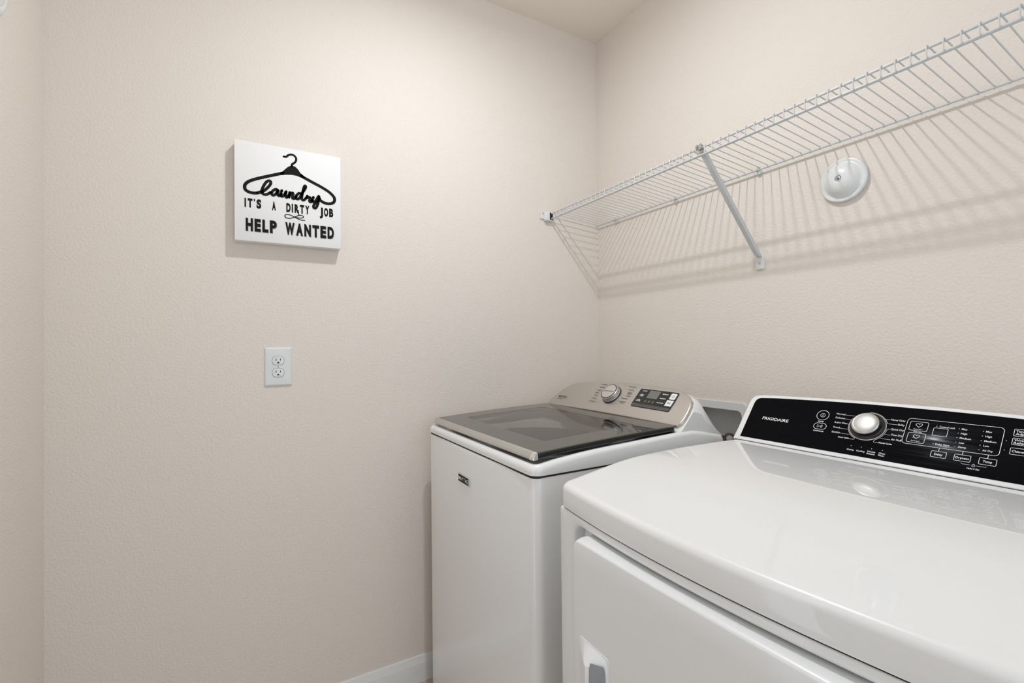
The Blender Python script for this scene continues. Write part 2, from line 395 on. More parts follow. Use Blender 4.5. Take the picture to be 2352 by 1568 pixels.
# wall clips
for x in (.132, .461, .792, 1.60):
    bm = bmesh.new(); z = zr_(x)
    box_bm(bm, x-.007, x+.007, -.012, -.0005, z-.017, z-.004, .003, 2)
    tube(bm, [(x, -.004, z-.004), (x, -.007, z+.005), (x, YR-.004, z+.0065), (x, YR-.0095, z+.001), (x, YR-.007, z-.006)], .0028, 8)
    c = finish('wall_clip', bm, M_white, shelf)
    bm = bmesh.new(); lathe(bm, [(.0028, 0), (.0028, .001), (.0012, .002)], (x, -.0118, z-.0115), (0, -1, 0), 12); finish('nail_head', bm, M_steel, c)
# end bracket on left wall
bm = bmesh.new(); ze = zf_(0)
box_bm(bm, .0008, .020, -.305, -.262, ze-.036, ze+.003, .004, 3)
box_bm(bm, .0008, .006, -.322, -.298, ze-.028, ze+.004, .002, 2)
eb = finish('end_bracket', bm, M_white, shelf)
bm = bmesh.new(); box_bm(bm, .0195, .0206, -.2835, -.2665, ze-.031, ze-.001); finish('socket_opening', bm, M_slot, eb)
bm = bmesh.new(); lathe(bm, [(.0042, 0), (.0042, .002), (.002, .0032)], (.006, -.311, ze-.003), (1, 0, 0), 14); finish('screw', bm, M_steel, eb)
# diagonal support brace
xb = .783
br0, br1 = Vector((xb, -.262, zf_(xb)-.012)), Vector((xb+.006, -.010, 1.505))
bm = bmesh.new(); d = (br1-br0).normalized(); side = Vector((1, 0, 0)); up = d.cross(side).normalized()
Rg = []
for t, w, h in ((0, .0085, .004), (.02, .0085, .007), (.95, .0085, .007), (1.0, .0085, .0035)):
    p = br0+(br1-br0)*t
    Rg.append([p+side*(a*w)+up*(b*h) for a, b in ((-1, -.35), (-.8, -1), (.8, -1), (1, -.35), (1, .35), (.8, 1), (-.8, 1), (-1, .35))])
loft(bm, Rg, True, True, True); brc = finish('support_brace', bm, M_wire, shelf, 50)
foot = [(xb+.006+a, b) for a, b in ((-.010, -.002), (-.0145, -.012), (-.0150, -.034), (-.012, -.041), (.012, -.041), (.0150, -.034), (.0145, -.012), (.007, .010), (0, .016), (-.004, .010))]
slab('brace_foot', [(a, 1.505+b) for a, b in foot], lambda a, b, h: Vector((a, -h, b)), .0005, .006, M_white, brc, .0012)
bm = bmesh.new(); lathe(bm, [(.0042, 0), (.0042, .0015), (.0022, .0034), (0, .0036)], (xb+.006, -.006, 1.485), (0, -1, 0), 16); finish('screw', bm, M_steel, brc)
bm = bmesh.new(); z = zf_(xb)
tube(bm, [(xb-.004, YF+.012, z-.012), (xb-.006, YF+.006, z+.001), (xb-.006, YF-.002, z+.004), (xb-.006, YF-.008, z-.002), (xb-.006, YF-.007, z-.012)], .0030, 8)
tube(bm, [(xb+.004, YF+.012, z-.012), (xb+.006, YF+.006, z+.001), (xb+.006, YF-.002, z+.004), (xb+.006, YF-.008, z-.002), (xb+.006, YF-.007, z-.012)], .0030, 8)
box_bm(bm, xb-.010, xb+.010, YF+.006, YF+.014, z-.017, z-.006, .002, 2)
finish('brace_hook', bm, M_steel, brc)

# ================================================================== CLEANOUT COVER
cx, cz = 1.034, 1.672
cov = thing('cleanout_cover', 'round white domed cleanout cover under the shelf on right wall', 'cover', (cx, 0, cz))
bm = bmesh.new()
lathe(bm, [(.0560, .0004), (.0580, .0020), (.0588, .0095), (.0584, .0122), (.0570, .0134), (.0545, .0136), (.0515, .0130), (.0490, .0126), (.0465, .0135), (.0440, .0165), (.0412, .0215), (.0368, .0272), (.0310, .0323), (.0240, .0358), (.0170, .0376), (.0110, .0382), (.0092, .0380), (.0084, .0370), (.0080, .0335), (.0074, .0325)], (cx, 0, cz), (0, -1, 0), 72)
c = finish('dome', bm, M_white, cov, 60)
bm = bmesh.new(); lathe(bm, [(.0066, .0315), (.0066, .0332), (.0058, .0342), (.0040, .0346)], (cx, 0, cz), (0, -1, 0), 28); s = finish('screw', bm, M_steel, cov, 40)
for a in (0, 90):
    bm = bmesh.new(); q = .0030
    if a: box_bm(bm, cx-.0008, cx+.0008, -.0351, -.0343, cz-q, cz+q)
    else: box_bm(bm, cx-q, cx+q, -.0351, -.0343, cz-.0008, cz+.0008)
    finish('screw_slot', bm, M_slot, s)

# ================================================================== ROUND WALL DEVICE, TOP LEFT
dev = thing('wall_fixture', 'round white plastic fixture on the short wall at top left edge', 'fixture', (.385, YC, 1.965))
bm = bmesh.new(); lathe(bm, [(.0645, .0004), (.0655, .002), (.0655, .0085), (.0635, .0100), (.0630, .0108)], (.385, YC, 1.965), (0, 1, 0), 64); finish('base_ring', bm, M_white, dev, 40)
bm = bmesh.new(); lathe(bm, [(.0628, .0100), (.0645, .0120), (.0650, .0200), (.0630, .0280), (.0570, .0330), (.0480, .0345), (.0440, .0335), (.0420, .0345), (.0200, .0355)], (.385, YC, 1.965), (0, 1, 0), 64); finish('cover', bm, M_white, dev, 40)
bm = bmesh.new(); lathe(bm, [(.0030, 0), (.0028, .0012), (.0010, .002)], (.332, YC+.031, 1.955), (0, 1, 0), 14); finish('indicator', bm, M_chrome, dev)

# ================================================================== WASHER OUTLET BOX
ob = thing('washer_outlet_box', 'white recessed washing machine water box in wall behind appliances', 'outlet box', (.608, 0, .92))
bm = bmesh.new()
fb = lambda a, b, h: Vector((a, -h, b))
O = rr(.470, .736, .805, 1.032, .014, 8, 5); I = rr(bx0, bx1, bz0, bz1, .014, 8, 5)
O1 = rr_in(.470, .736, .805, 1.032, .014, .0015, 8, 5); I1 = rr_in(bx0, bx1, bz0, bz1, .014, .0025, 8, 5)
loft(bm, [[fb(a, b, .0004) for a, b in O], [fb(a, b, .004) for a, b in O], [fb(a, b, .0055) for a, b in O1], [fb(a, b, .0055) for a, b in rr_in(bx0-.002, bx1+.002, bz0-.002, bz1+.002, .016, 0, 8, 5)], [fb(a, b, .003) for a, b in I], [fb(a, b, -.085) for a, b in I1]], True, False, True)
finish('frame', bm, M_boxin, ob, 40, recalc=True)
MATS['outlet_box_plastic'].node_tree.nodes['Principled BSDF'].inputs['Base Color'].default_value = (.72, .72, .70, 1)
for i, (vx, vz) in enumerate(((.560, .885), (.642, .885))):
    bm = bmesh.new(); lathe(bm, [(.013, 0), (.013, .025), (.017, .026), (.017, .062), (.010, .066)], (vx, .080, vz), (0, -1, 0), 20); v = finish('valve', bm, M_steel, ob)
    bm = bmesh.new(); box_bm(bm, vx-.022, vx+.022, .020, .028, vz+.012, vz+.022, .003, 2); finish('valve_lever', bm, M_black, v)
for i, (vx, vz, dx) in enumerate(((.560, .885, -.06), (.642, .885, .0))):
    h = thing('supply_hose', ('black water hose behind the washer control console' if i == 0 else 'black bent water hose showing in gap between washer and dryer'), 'hose', (vx, 0, vz))
    bm = bmesh.new(); tube(bm, catmull3 := [(vx, -.012, vz), (vx, -.022, vz+.022), (vx+.004, -.040, vz+.034), (vx+.006, -.062, vz+.018), (vx+.006, -.070, vz-.02), (vx+.004, -.072, vz-.12), (vx+dx, -.075, vz-.35), (vx+dx, -.080, vz-.60)], .0135, 14); finish('hose', bm, M_black, h, 60)
    bm = bmesh.new(); lathe(bm, [(.016, 0), (.0175, .003), (.0175, .016), (.016, .019)], (vx, -.0065, vz-.004), (0, -.6, .8), 20); finish('coupling', bm, M_steel, h)
dh = thing('drain_hose', 'grey ended black drain hose stub just beside the dryer console', 'hose', (.705, -.06, .93))
bm = bmesh.new(); ax = Vector((.55, -.75, .36)).normalized(); p = Vector((.722, -.075, .924))
lathe(bm, [(.0165, -.05), (.0175, -.004), (.0175, .002), (.0110, .003), (.0105, -.001)], p, ax, 24); g = finish('hose_end', bm, M_black, dh, 40)
bm = bmesh.new(); lathe(bm, [(.0100, -.004), (.0100, .0005), (.0060, .0015)], p, ax, 20); finish('end_cap', bm, M_grey, g)
bm = bmesh.new(); tube(bm, [p-ax*.045, p-ax*.07+Vector((0, 0, -.02)), p-ax*.075+Vector((0, 0, -.09)), p-ax*.07+Vector((-.02, 0, -.5))], .0155, 14); finish('hose_run', bm, M_black, dh, 60)

# ================================================================== WASHER
WX0, WX1, WYF, WYB = .097, .795, -.868, -.190
was = thing('washing_machine', 'white top loading washing machine with smoked glass lid and silver console', 'washing machine', (.446, -.53, 0))
bm = bmesh.new(); Rg = []
for d, z in ((.012, .025), (.0, .032), (0, .30), (0, .60), (0, .9185), (.0012, .9235), (.004, .9258), (.02, .9262)):
    Rg.append([(a, b-.005*max(0, 1-((a-.446)/.349)**2)*(1 if b < -.7 else 0), z) for a, b in rr_in(WX0, WX1, WYF+.003, WYB, .024, d, 12, 8)])
loft(bm, Rg, True, True, True); cab = finish('cabinet', bm, M_enamel, was, 30)
bm = bmesh.new(); loft(bm, [[(a, b, z) for a, b in rr_in(WX0, WX1, WYF, WYB, .024, .0035, 8, 8)] for z in (.9245, .9305)], True, True, True); finish('seam_shade_strip', bm, M_gap, was)  # black filler that paints the shade inside the deck seam
for x in (.14, .75):
    for y in (-.82, -.24):
        bm = bmesh.new(); lathe(bm, [(.022, 0), (.024, .002), (.024, .008), (.008, .010), (.008, .03)], (x, y, 0), (0, 0, 1), 18); finish('foot', bm, M_black, was)
# top deck with an opening over the tub
zt = curve_fn([(-.868, .9535), (-.84, .9570), (-.80, .9625), (-.70, .971), (-.57, .9765), (-.41, .9830), (-.33, .9850), (-.26, .972), (-.19, .957)])
bm = bmesh.new(); Rg = []
NS, NA = 16, 8
def dring(d, f): return [(a, b, f(b)) for a, b in rr_in(WX0, WX1, WYF, WYB, .026, d, NS, NA)]
Rg += [dring(.004, lambda y: .9295), dring(.0, lambda y: .931), dring(0, lambda y: .938)]
Rg += [dring(.0, lambda y: zt(y)-.012), dring(.002, lambda y: zt(y)-.0065), dring(.0055, lambda y: zt(y)-.0028), dring(.0105, lambda y: zt(y)-.0008), dring(.016, lambda y: zt(y)-.0010), dring(.021, lambda y: zt(y)-.0045), dring(.026, lambda y: zt(y)-.0100), dring(.05, lambda y: min(zt(y)-.0125, .962))]
base = rr_in(WX0, WX1, WYF, WYB, .026, .05, NS, NA); tcx, tcy, tr_ = .446, -.615, .235
def circ(r, z, sq=.86):
    out = []
    for a, b in base:
        t = math.atan2(b+.53, a-.446); out.append((tcx+r*math.cos(t), tcy+r*sq*math.sin(t), z))
    return out
Rg += [circ(.262, .953), circ(.252, .950), circ(.245, .935), circ(.235, .90)]
loft(bm, Rg); finish('top_deck', bm, M_enamel, was, 40)
bm = bmesh.new(); loft(bm, [circ(.240, .915), circ(.205, .913), circ(.200, .905), circ(.205, .86)]); tub = finish('tub_ring', bm, M_tub, was, 40)
bm = bmesh.new(); loft(bm, [circ(.212, .89), circ(.212, .55), circ(.19, .53), circ(.02, .56)], True, False, True); finish('drum', bm, M_drum, was, 40)
bm = bmesh.new(); lathe(bm, [(.06, .56), (.055, .60), (.04, .70), (.035, .86), (.02, .88)], (tcx, tcy, 0), (0, 0, 1), 24); finish('agitator', bm, M_tub, was, 50)
# lid
LX0, LX1, LYF, LYB = .119, .773, -.8435, -.380
zl = lambda y: .979+.020*((y+.846)/.461)+.010*((y+.846)/.461)*(1-(y+.846)/.461)
bm = bmesh.new()
def lring(x0, x1, y0, y1, r, f): return [(a, b, f(b)) for a, b in rr(x0, x1, y0, y1, r, 18, 6)]
GX0, GX1, GY0, GY1 = .205, .690, -.768, -.452
th = .0150
loft(bm, [lring(GX0, GX1, GY0, GY1, .012, lambda y: zl(y)-.006), lring(GX0, GX1, GY0, GY1, .012, zl), lring(LX0+.0015, LX1-.0015, LYF+.0015, LYB-.0015, .010, zl), lring(LX0, LX1, LYF, LYB, .010, lambda y: zl(y)-.002),
          lring(LX0, LX1, LYF, LYB, .010, lambda y: zl(y)-.0028)])
lid = finish('lid', bm, M_lidframe, was, 40)
bm = bmesh.new()
loft(bm, [lring(GX0+.001, GX1-.001, GY0+.001, GY1-.001, .012, lambda y: zl(y)-.0075), lring(LX0+.002, LX1-.002, LYF+.002, LYB-.002, .010, lambda y: zl(y)-.0028), lring(LX0, LX1, LYF, LYB, .010, lambda y: zl(y)-.0032),
          lring(LX0, LX1, LYF, LYB, .010, lambda y: zl(y)-.0075), lring(LX0+.0015, LX1-.0015, LYF+.001, LYB, .010, lambda y: zl(y)-.0082), lring(LX0+.0015, LX1-.0015, LYF+.001, LYB, .010, lambda y: zl(y)-.0092), lring(LX0+.0005, LX1-.0005, LYF+.001, LYB, .010, lambda y: zl(y)-.0100),
          lring(LX0+.001, LX1-.001, LYF+.001, LYB, .010, lambda y: zl(y)-th+.001), lring(LX0+.004, LX1-.004, LYF+.004, LYB-.003, .010, lambda y: zl(y)-th), lring(GX0-.02, GX1+.02, GY0-.02, GY1+.02, .012, lambda y: zl(y)-th)])
finish('lid_gasket', bm, M_gasket, lid, 40)
bm = bmesh.new(); N = 14
Rg = [[(x, GY0+(GY1-GY0)*k/N, zl(GY0+(GY1-GY0)*k/N)-.0004) for x in (GX0, GX1)] for k in range(N+1)]
loft(bm, Rg, False); finish('lid_pane', bm, M_glass, lid, 60)
# silver grip strip along front of the lid
bm = bmesh.new()
sp = [(-.8420, .9796), (-.8450, .9798), (-.8490, .9778), (-.8552, .9688), (-.8566, .9655), (-.8560, .9630), (-.8535, .9618), (-.8460, .9622), (-.8415, .9640)]
xs_ = [(LX0-.004, .35), (LX0-.003, .62), (LX0+.001, .86), (LX0+.008, 1), (.30, 1), (.446, 1), (.60, 1), (LX1-.008, 1), (LX1-.002, .9), (LX1, .75)]
Rg = []
for x, k in xs_:
    Rg.append([(x, -.8430+(y+.8430)*k, .9695+(z-.9695)*(.35+.65*k)) for y, z in sp])
loft(bm, Rg, True, True, True); finish('grip_strip', bm, M_strip, lid, 40)
bm = bmesh.new(); Rg = []
for x, k in ((LX1-.014, 1.02), (LX1-.007, 1.04), (LX1-.002, .96), (LX1+.0008, .80)):
    Rg.append([(x, -.8430+(y+.8430)*k-.0002, .9690+(z-.9695)*(.35+.65*k)*1.03) for y, z in sp])
loft(bm, Rg, True, True, True); finish('chrome_end', bm, M_chrome, lid, 40)
# badge
bd = lambda a, b, h: Vector((a, WYF+.003-.005*(1-((a-.446)/.349)**2)-h, b))
b1 = slab('badge', rr(.3765, .4555, .8245, .8480, .0008, 4, 3), bd, .0002, .0040, M_strip, was, .0006)
slab('badge_field', rr(.3787, .4500, .8265, .8460, .0005, 4, 3), bd, .0040, .0043, M_print_b, b1)
pr = Print(); condensed(pr, 'MAYTAG', .3815, .4475, .8305, .0115, .02); pr.build('badge_lettering', bd, .0046, M_print_w, b1)

# washer console: silver face on a white wedge
WP = Vector((0, -.376, 1.001)); th_ = math.radians(44)
wd_d = Vector((0, math.sin(th_), math.cos(th_))); wd_n = Vector((0, -math.cos(th_), math.sin(th_)))
wbow = lambda x: .008*((x-.446)/.33)**2
fw = lambda a, s, h: Vector((a, 0, 0))+WP+wd_d*s+wd_n*(h-wbow(a))
outl = [(.122, -.004), (.20, -.004), (.32, -.0035), (.446, -.003), (.57, -.003), (.68, -.003), (.760, -.003), (.772, 0), (.779, .010), (.7815, .026), (.7815, .050), (.778, .074), (.768, .094), (.750, .110), (.724, .1215), (.690, .1280), (.64, .1320), (.57, .1340), (.50, .1338), (.446, .1325), (.39, .1305), (.32, .1280), (.26, .1235), (.215, .1160), (.182, .1030), (.160, .0860), (.144, .0660), (.132, .0440), (.122, .0220), (.1155, .0060)]
stop_t = curve_fn([(.113, .022), (.122, .040), (.144, .070), (.182, .101), (.215, .113), (.26, .1205), (.39, .1275), (.50, .1305), (.57, .1310), (.64, .1290), (.69, .1250), (.724, .1185), (.750, .107), (.768, .092), (.778, .075), (.786, .062)])
bm = bmesh.new(); Rg = []
xs2 = [.112, .116, .122, .132, .144, .16, .182, .215, .26, .32, .39, .446, .50, .57, .64, .69, .724, .75, .765, .775, .781, .785, .787]
for x in xs2:
    st = stop_t(x); A0 = Vector((x, -.388+wbow(x), .9815)); A = fw(x, -.003, -.005); B = fw(x, st, -.005)
    e = 0 if .12 < x < .78 else .004
    C1 = B+Vector((0, .010, -.001)); C = Vector((x, B.y+.034, B.z-.008)); D1 = Vector((x, B.y+.052, B.z-.030)); D2 = Vector((x, -.197, .9560))
    D1.y = min(D1.y, -.215)
    Rg.append([A0, A, B, C1, C, D1, D2])
loft(bm, Rg, True, True, True); cons = finish('console', bm, M_enamel_s, was, 30)
face = slab('control_face', outl, fw, -.008, .004, M_silver, was, .0058, 50)
FH = .0041
K = (.450, .0735)
bm = bmesh.new(); o = fw(K[0], K[1], 0); lathe(bm, [(.0350, .003), (.0352, .005), (.0345, .0065), (.0335, .0075), (.0338, .0180), (.0330, .0205), (.0305, .0222)], o, wd_n, 56); kn = finish('cycle_knob', bm, M_strip, was, 35)
bm = bmesh.new(); lathe(bm, [(.0368, .003), (.0368, .0052), (.0355, .0060)], o, wd_n, 56); finish('knob_ring', bm, M_gap, kn, 35)
bm = bmesh.new(); lathe(bm, [(.0312, .0215), (.0312, .0224), (.0290, .0226)], o, wd_n, 56); finish('knob_groove', bm, M_print_b, kn, 35)
bm = bmesh.new(); lathe(bm, [(.0288, .0220), (.0286, .0231), (.0270, .0234)], o, wd_n, 56); finish('knob_cap', bm, M_satin, kn, 35)
pr = Print(); pr.text('EXTRA POWER', K[0]-.0235, K[0]+.0235, K[1]-.0022, .0046, .02); pr.build('knob_lettering', lambda a, s, h: Vector((a, 0, 0))+WP+wd_d*s+wd_n*(h-wbow(K[0])), .0237, M_print_d, kn)
pr = Print(); pr.text('MAYTAG', .162, .214, .0345, .0105, .02); pr.build('brand_lettering', fw, FH+.0003, M_print_d, face); pr = Print()
pr.line([(.162, .0285), (.203, .0293)], .0014)
# cycle names around the knob (too small to read in the photograph)
def tiny(pr, x0, x1, s, h=.0026):
    x = x0
    while x < x1-.001:
        w = random.choice((.0016, .0020, .0024)); w = min(w, x1-x); hh = h*random.choice((.8, 1, 1, 1.3))
        pr.poly([(x, s-h/2), (x+w*.72, s-h/2), (x+w*.72, s-h/2+hh), (x, s-h/2+hh)]); x += w
for x0, x1, s in ((.363, .397, .1146), (.363, .392, .1015), (.362, .384, .0871), (.360, .381, .0755), (.362, .382, .0638), (.360, .386, .0504), (.356, .388, .0368)): tiny(pr, x0, x1, s)
for x0, x1, s in ((.503, .538, .1165), (.510, .536, .1028), (.514, .536, .0910), (.514, .536, .0865), (.516, .538, .0769), (.500, .532, .0649), (.503, .533, .0515), (.510, .530, .0455)): tiny(pr, x0, x1, s)
pr.line([(.475, .1185), (.500, .1180)], .0005); pr.line([(.492, .1045), (.507, .1040)], .0005); pr.line([(.392, .0368), (.415, .0372)], .0005)
tag(pr.build('face_print', fw, FH+.0003, M_print_d, face), kind='stuff')
disp = slab('display_panel', rr(.5620, .7175, .0400, .1125, .0055, 6, 5), fw, .002, FH+.0010, M_disp, was, .0004)
dp = lambda n, x0, x1, s0, s1, h, m_, r=.0008, bev=0: slab(n, rr(x0, x1, s0, s1, r, 4, 3), fw, .004, h, m_, disp, bev)
dp('display_strip', .5632, .7160, .0412, .0520, FH+.0014, M_disp2, .0040)
dp('display_window', .6070, .6495, .0775, .1085, FH+.0015, M_lcd)
for x in (.6120, .6270, .6420): dp('option_key', x-.0052, x+.0052, .0600, .0690, FH+.0015, M_key)
k1 = dp('power_button', .6925, .7135, .0840, .1070, FH+.0020, M_print_w, .0030, .0004)
k2 = dp('start_button', .6900, .7140, .0585, .0808, FH+.0020, M_print_w, .0012, .0004)
pr = Print()
for x0, x1, s in ((.5780, .5960, .1040), (.5760, .5930, .0880), (.5770, .5905, .0830), (.5760, .5890, .0675), (.5750, .5920, .0625), (.6605, .6830, .1000), (.6590, .6830, .0830), (.6570, .6830, .0660)): tiny(pr, x0, x1, s, .0030)
pr.disc((.5715, .0855), .0011); pr.disc((.5710, .0640), .0011)
tag(pr.build('display_print', fw, FH+.0017, M_print_w, disp), kind='stuff')
pr = Print(); c0 = (.7035, .0955)
pr.line([(c0[0]+.0042*math.cos(t), c0[1]+.0042*math.sin(t)) for t in [math.radians(125+29*k) for k in range(11)]], .0009); pr.line([(c0[0], c0[1]+.0010), (c0[0], c0[1]+.0058)], .0009)
c0 = (.7020, .0697); pr.poly([(c0[0]-.0052, c0[1]-.0034), (c0[0]+.0004, c0[1]), (c0[0]-.0052, c0[1]+.0034)])
for q in (.0016, .0040): pr.poly([(c0[0]+q, c0[1]-.0034), (c0[0]+q+.0012, c0[1]-.0034), (c0[0]+q+.0012, c0[1]+.0034), (c0[0]+q, c0[1]+.0034)])
tag(pr.build('button_print', fw, FH+.0023, M_print_d, disp), kind='stuff')

# ================================================================== DRYER
DX0, DX1, DC = .893, 1.579, 1.236
dry = thing('clothes_dryer', 'white front loading clothes dryer with a black glossy control panel', 'dryer', (DC, -.52, 0))
def bowed(P, b):                                       # push the front half of an outline out towards the room
    o = []
    for x, y in P:
        k = max(0.0, min(1.0, (-.62-y)/.24)); o.append((x, y-b*k*max(0.0, 1-((x-DC)/.343)**2)))
    return o
bm = bmesh.new(); Rg = []
for d, z in ((.010, .025), (0, .032), (0, .40), (0, .885), (.001, .8915), (.004, .895), (.012, .896)):
    Rg.append([(a, b, z) for a, b in bowed(rr_in(DX0, DX1, -.842, -.190, .012, d, 12, 5), .008)])
loft(bm, Rg, True, True, True); finish('cabinet', bm, M_enamel_s, dry, 30)
for x in (.95, 1.52):
    for y in (-.80, -.25):
        bm = bmesh.new(); lathe(bm, [(.022, 0), (.024, .002), (.024, .008), (.008, .010), (.008, .03)], (x, y, 0), (0, 0, 1), 18); finish('foot', bm, M_black, dry)
pb = lambda x: -.8660-.030*max(0, 1-((x-DC)/.343)**2)
db = lambda x: -.9035-.009*max(0, 1-((x-DC)/.343)**2)
bm = bmesh.new()
def pring(x0, x1, z0, z1, r, dy, ns=20): return [(a, pb(a)+dy, b) for a, b in rr(x0, x1, z0, z1, r, ns, 7)]
DR = (.947, 1.525, .330, .8805)
def fring(d, off): return [(a, pb(a)+off, b) for a, b in rr(DR[0]+d, DR[1]-d, DR[2]+d, DR[3]-d, .026, 20, 7)]
loft(bm, [pring(DX0, DX1, .035, .897, .006, .023), pring(DX0, DX1, .035, .897, .006, .004), pring(DX0+.001, DX1-.001, .036, .8962, .006, .0012), pring(DX0+.003, DX1-.003, .039, .8945, .006, 0),
          pring(DR[0]-.012, DR[1]+.012, DR[2]-.010, DR[3]+.0085, .040, 0), pring(DR[0]-.007, DR[1]+.007, DR[2]-.005, DR[3]+.0045, .036, .0010), pring(DR[0]-.002, DR[1]+.002, DR[2], DR[3]+.001, .033, .0034), pring(DR[0]+.001, DR[1]-.001, DR[2]+.002, DR[3]-.001, .030, .0065), fring(.003, .012), fring(.004, .0275), fring(.06, .028)], True, True, True)
finish('front_panel', bm, M_enamel_s, dry, 40)
bm = bmesh.new(); loft(bm, [[(a, b, z) for a, b in bowed(rr_in(DX0+.002, DX1-.002, -.867, -.19, .020, .004, 18, 8), .030)] for z in (.8955, .9005)], True, True, True); finish('seam_shade_strip', bm, M_gap, dry)  # black sheet in place of the shade under the work top
# door
D4 = (.9880, 1.4840, .3450, .8748)
bm = bmesh.new(); Rg = []
def oring(d, dy, r=.020): return [(a, db(a)+dy, b) for a, b in rr(D4[0]+d, D4[1]-d, D4[2]+d, D4[3]-d, max(r-d, .004), 20, 7)]
Rg = [oring(.002, .044), oring(0, .042), oring(0, .014)]
for k in range(1, 7):
    t = math.radians(90*k/6); Rg.append(oring(.0062*(1-math.cos(t)), .014*(1-math.sin(t)), .022))
for k in range(1, 8):
    q = k/8; Rg.append([(a+(DC-a)*q*.9, 0, b+(.60-b)*q*.9) for a, _, b in oring(.0062, 0, .022)])
    Rg[-1] = [(a, db(a), b) for a, _, b in Rg[-1]]
loft(bm, Rg, True, True, True); door = finish('door', bm, M_enamel_s, dry, 40)
# door handle: vertical ridge with slanted cap, flat grey plate on its right flank painted as the shaded finger hollow
hy = db(1.02)
slab('handle_bezel', rr(1.0100, 1.0905, .455, .7045, .006, 6, 5), lambda a, b, h: Vector((a, db(a)-h, b)), .0, .0012, M_enamel_s, door, .0006)
bm = bmesh.new()
hp = lambda x, o, z: (x+.0260, db(x+.0260)-o, z+.0185)
sec = lambda z: [hp(.986, .001, z), hp(1.012, .0145, z), hp(1.024, .0215, z), hp(1.029, .0225, z), hp(1.034, .0205, z), hp(1.0625, .0030, z), hp(1.0635, .001, z)]
top = [hp(.986, .001, .684), hp(.998, .0012, .6845), hp(1.016, .0013, .6845), hp(1.030, .0013, .6845), hp(1.045, .0013, .6845), hp(1.0585, .0012, .682), hp(1.0635, .001, .674)]
mid = [hp(.986, .001, .672), hp(1.012, .0140, .667), hp(1.024, .0210, .6635), hp(1.029, .0220, .6625), hp(1.034, .0200, .6635), hp(1.0600, .0040, .6720), hp(1.0635, .001, .671)]
Rg = [top, mid, sec(.655), sec(.470), [hp(x, .001, .445) for x in (.986, 1.0, 1.02, 1.03, 1.04, 1.055, 1.0635)]]
loft(bm, Rg, False); hd = finish('door_handle', bm, M_enamel_s, door, 25)
bm = bmesh.new()
P0, P1 = Vector(hp(1.0365, .0200, 0)), Vector(hp(1.0610, .0046, 0)); nn = Vector((P0.y-P1.y, P1.x-P0.x, 0)).normalized()
if nn.y > 0: nn = -nn
R0 = rr(0, 1, 0, 1, .12, 4, 4); L_ = (P1-P0)
mkp = lambda a, b, h: P0+L_*a+nn*h+Vector((0, 0, .495+.178*b))
loft(bm, [[mkp(a, b, .0006) for a, b in R0], [mkp(.5+(a-.5)*.96, .5+(b-.5)*.99, .0009) for a, b in R0]], True, True, True)
finish('finger_recess_shade', bm, M_grey, door, 30)  # no real hollow: its shade is put into the plate colour
# lid (work top)
ztop = curve_fn([(-.880, .9440), (-.856, .9468), (-.805, .9545), (-.76, .9620), (-.70, .9705), (-.64, .9752), (-.52, .9775), (-.36, .9765), (-.28, .9740), (-.19, .9700)])
bm = bmesh.new(); Rg = []
def lift(P, f): return [(a, b2, f(b)) for (a, b), (_, b2) in zip(P, bowed(P, .030))]
def tring(d, f): return lift(rr_in(DX0+.002, DX1-.002, -.867, -.19, .020, d, 18, 8), f)
Rg = [tring(.012, lambda y: .8995), tring(.001, lambda y: .8998), tring(0, lambda y: .902), tring(0, lambda y: .915)]
rad = .0115
for k in range(0, 7):
    t = math.radians(90*k/6); Rg.append(tring(rad*(1-math.cos(t)), lambda y, t=t: ztop(y)-rad*(1-math.sin(t))*1.05))
last = rr_in(DX0+.002, DX1-.002, -.867, -.19, .020, rad, 18, 8)
for k in range(1, 19):
    q = (k/18)**1.3*.97; Rg.append(lift([(a+(DC-a)*q, b+(-.52-b)*q) for a, b in last], ztop))
loft(bm, Rg, True, True, True); finish('work_top', bm, M_enamel, dry, 50)
# console
DP = Vector((0, -.292, .9765)); td = math.radians(38)
dd = Vector((0, math.sin(td), math.cos(td))); dn = Vector((0, -math.cos(td), math.sin(td)))
fd = lambda a, s, h: Vector((a, 0, 0))+DP+dd*s+dn*h
mir = lambda L: L+[(2*DC-x, y) for x, y in reversed(L)]
wo = mir([(.8915, -.0035), (.8915, .030), (.8918, .070), (.8925, .112), (.8940, .123), (.8985, .1320), (.9060, .1370), (.9180, .1395), (.96, .1422), (1.03, .1445), (1.10, .1465), (1.17, .1480)])
wo = list(reversed(wo))
bm = bmesh.new(); Rg = []
for x, k in ((.8920, .955), (.8935, .975), (.8985, .99), (.906, 1), (.95, 1), (1.05, 1), (1.15, 1), (DC, 1), (1.32, 1), (1.42, 1), (1.52, 1), (1.566, 1), (1.5735, .99), (1.5785, .975), (1.580, .955)):
    d_ = min(x-.8915, 1.5805-x); st = (.110+.028*math.sqrt(max(0, 1-(1-min(1, d_/.026))**2)))+.008*(1-((x-DC)/.343)**2)-.003
    B = fd(x, st, -.004); Rg.append([fd(x, -.003, -.004), B, B+Vector((0, .012, -.002)), Vector((x, max(B.y+.03, -.17), B.z-.02)), Vector((x, -.155, 1.0)), Vector((x, -.150, .955)), Vector((x, -.27, .955))])
loft(bm, Rg, True, True, True); dc = finish('console', bm, M_enamel, dry, 35)
slab('console_frame', wo, fd, -.010, .003, M_enamel, dc, .0030, 50)
bo = list(reversed(mir([(.9085, .0065), (.9082, .040), (.9082, .074), (.9082, .110), (.9095, .119), (.9135, .1255), (.9210, .1290), (.96, .1322), (1.03, .1350), (1.10, .1375), (1.17, .1388)])))
panel = slab('control_panel', bo, fd, .001, .0042, M_panel, dry, .0006, 40)
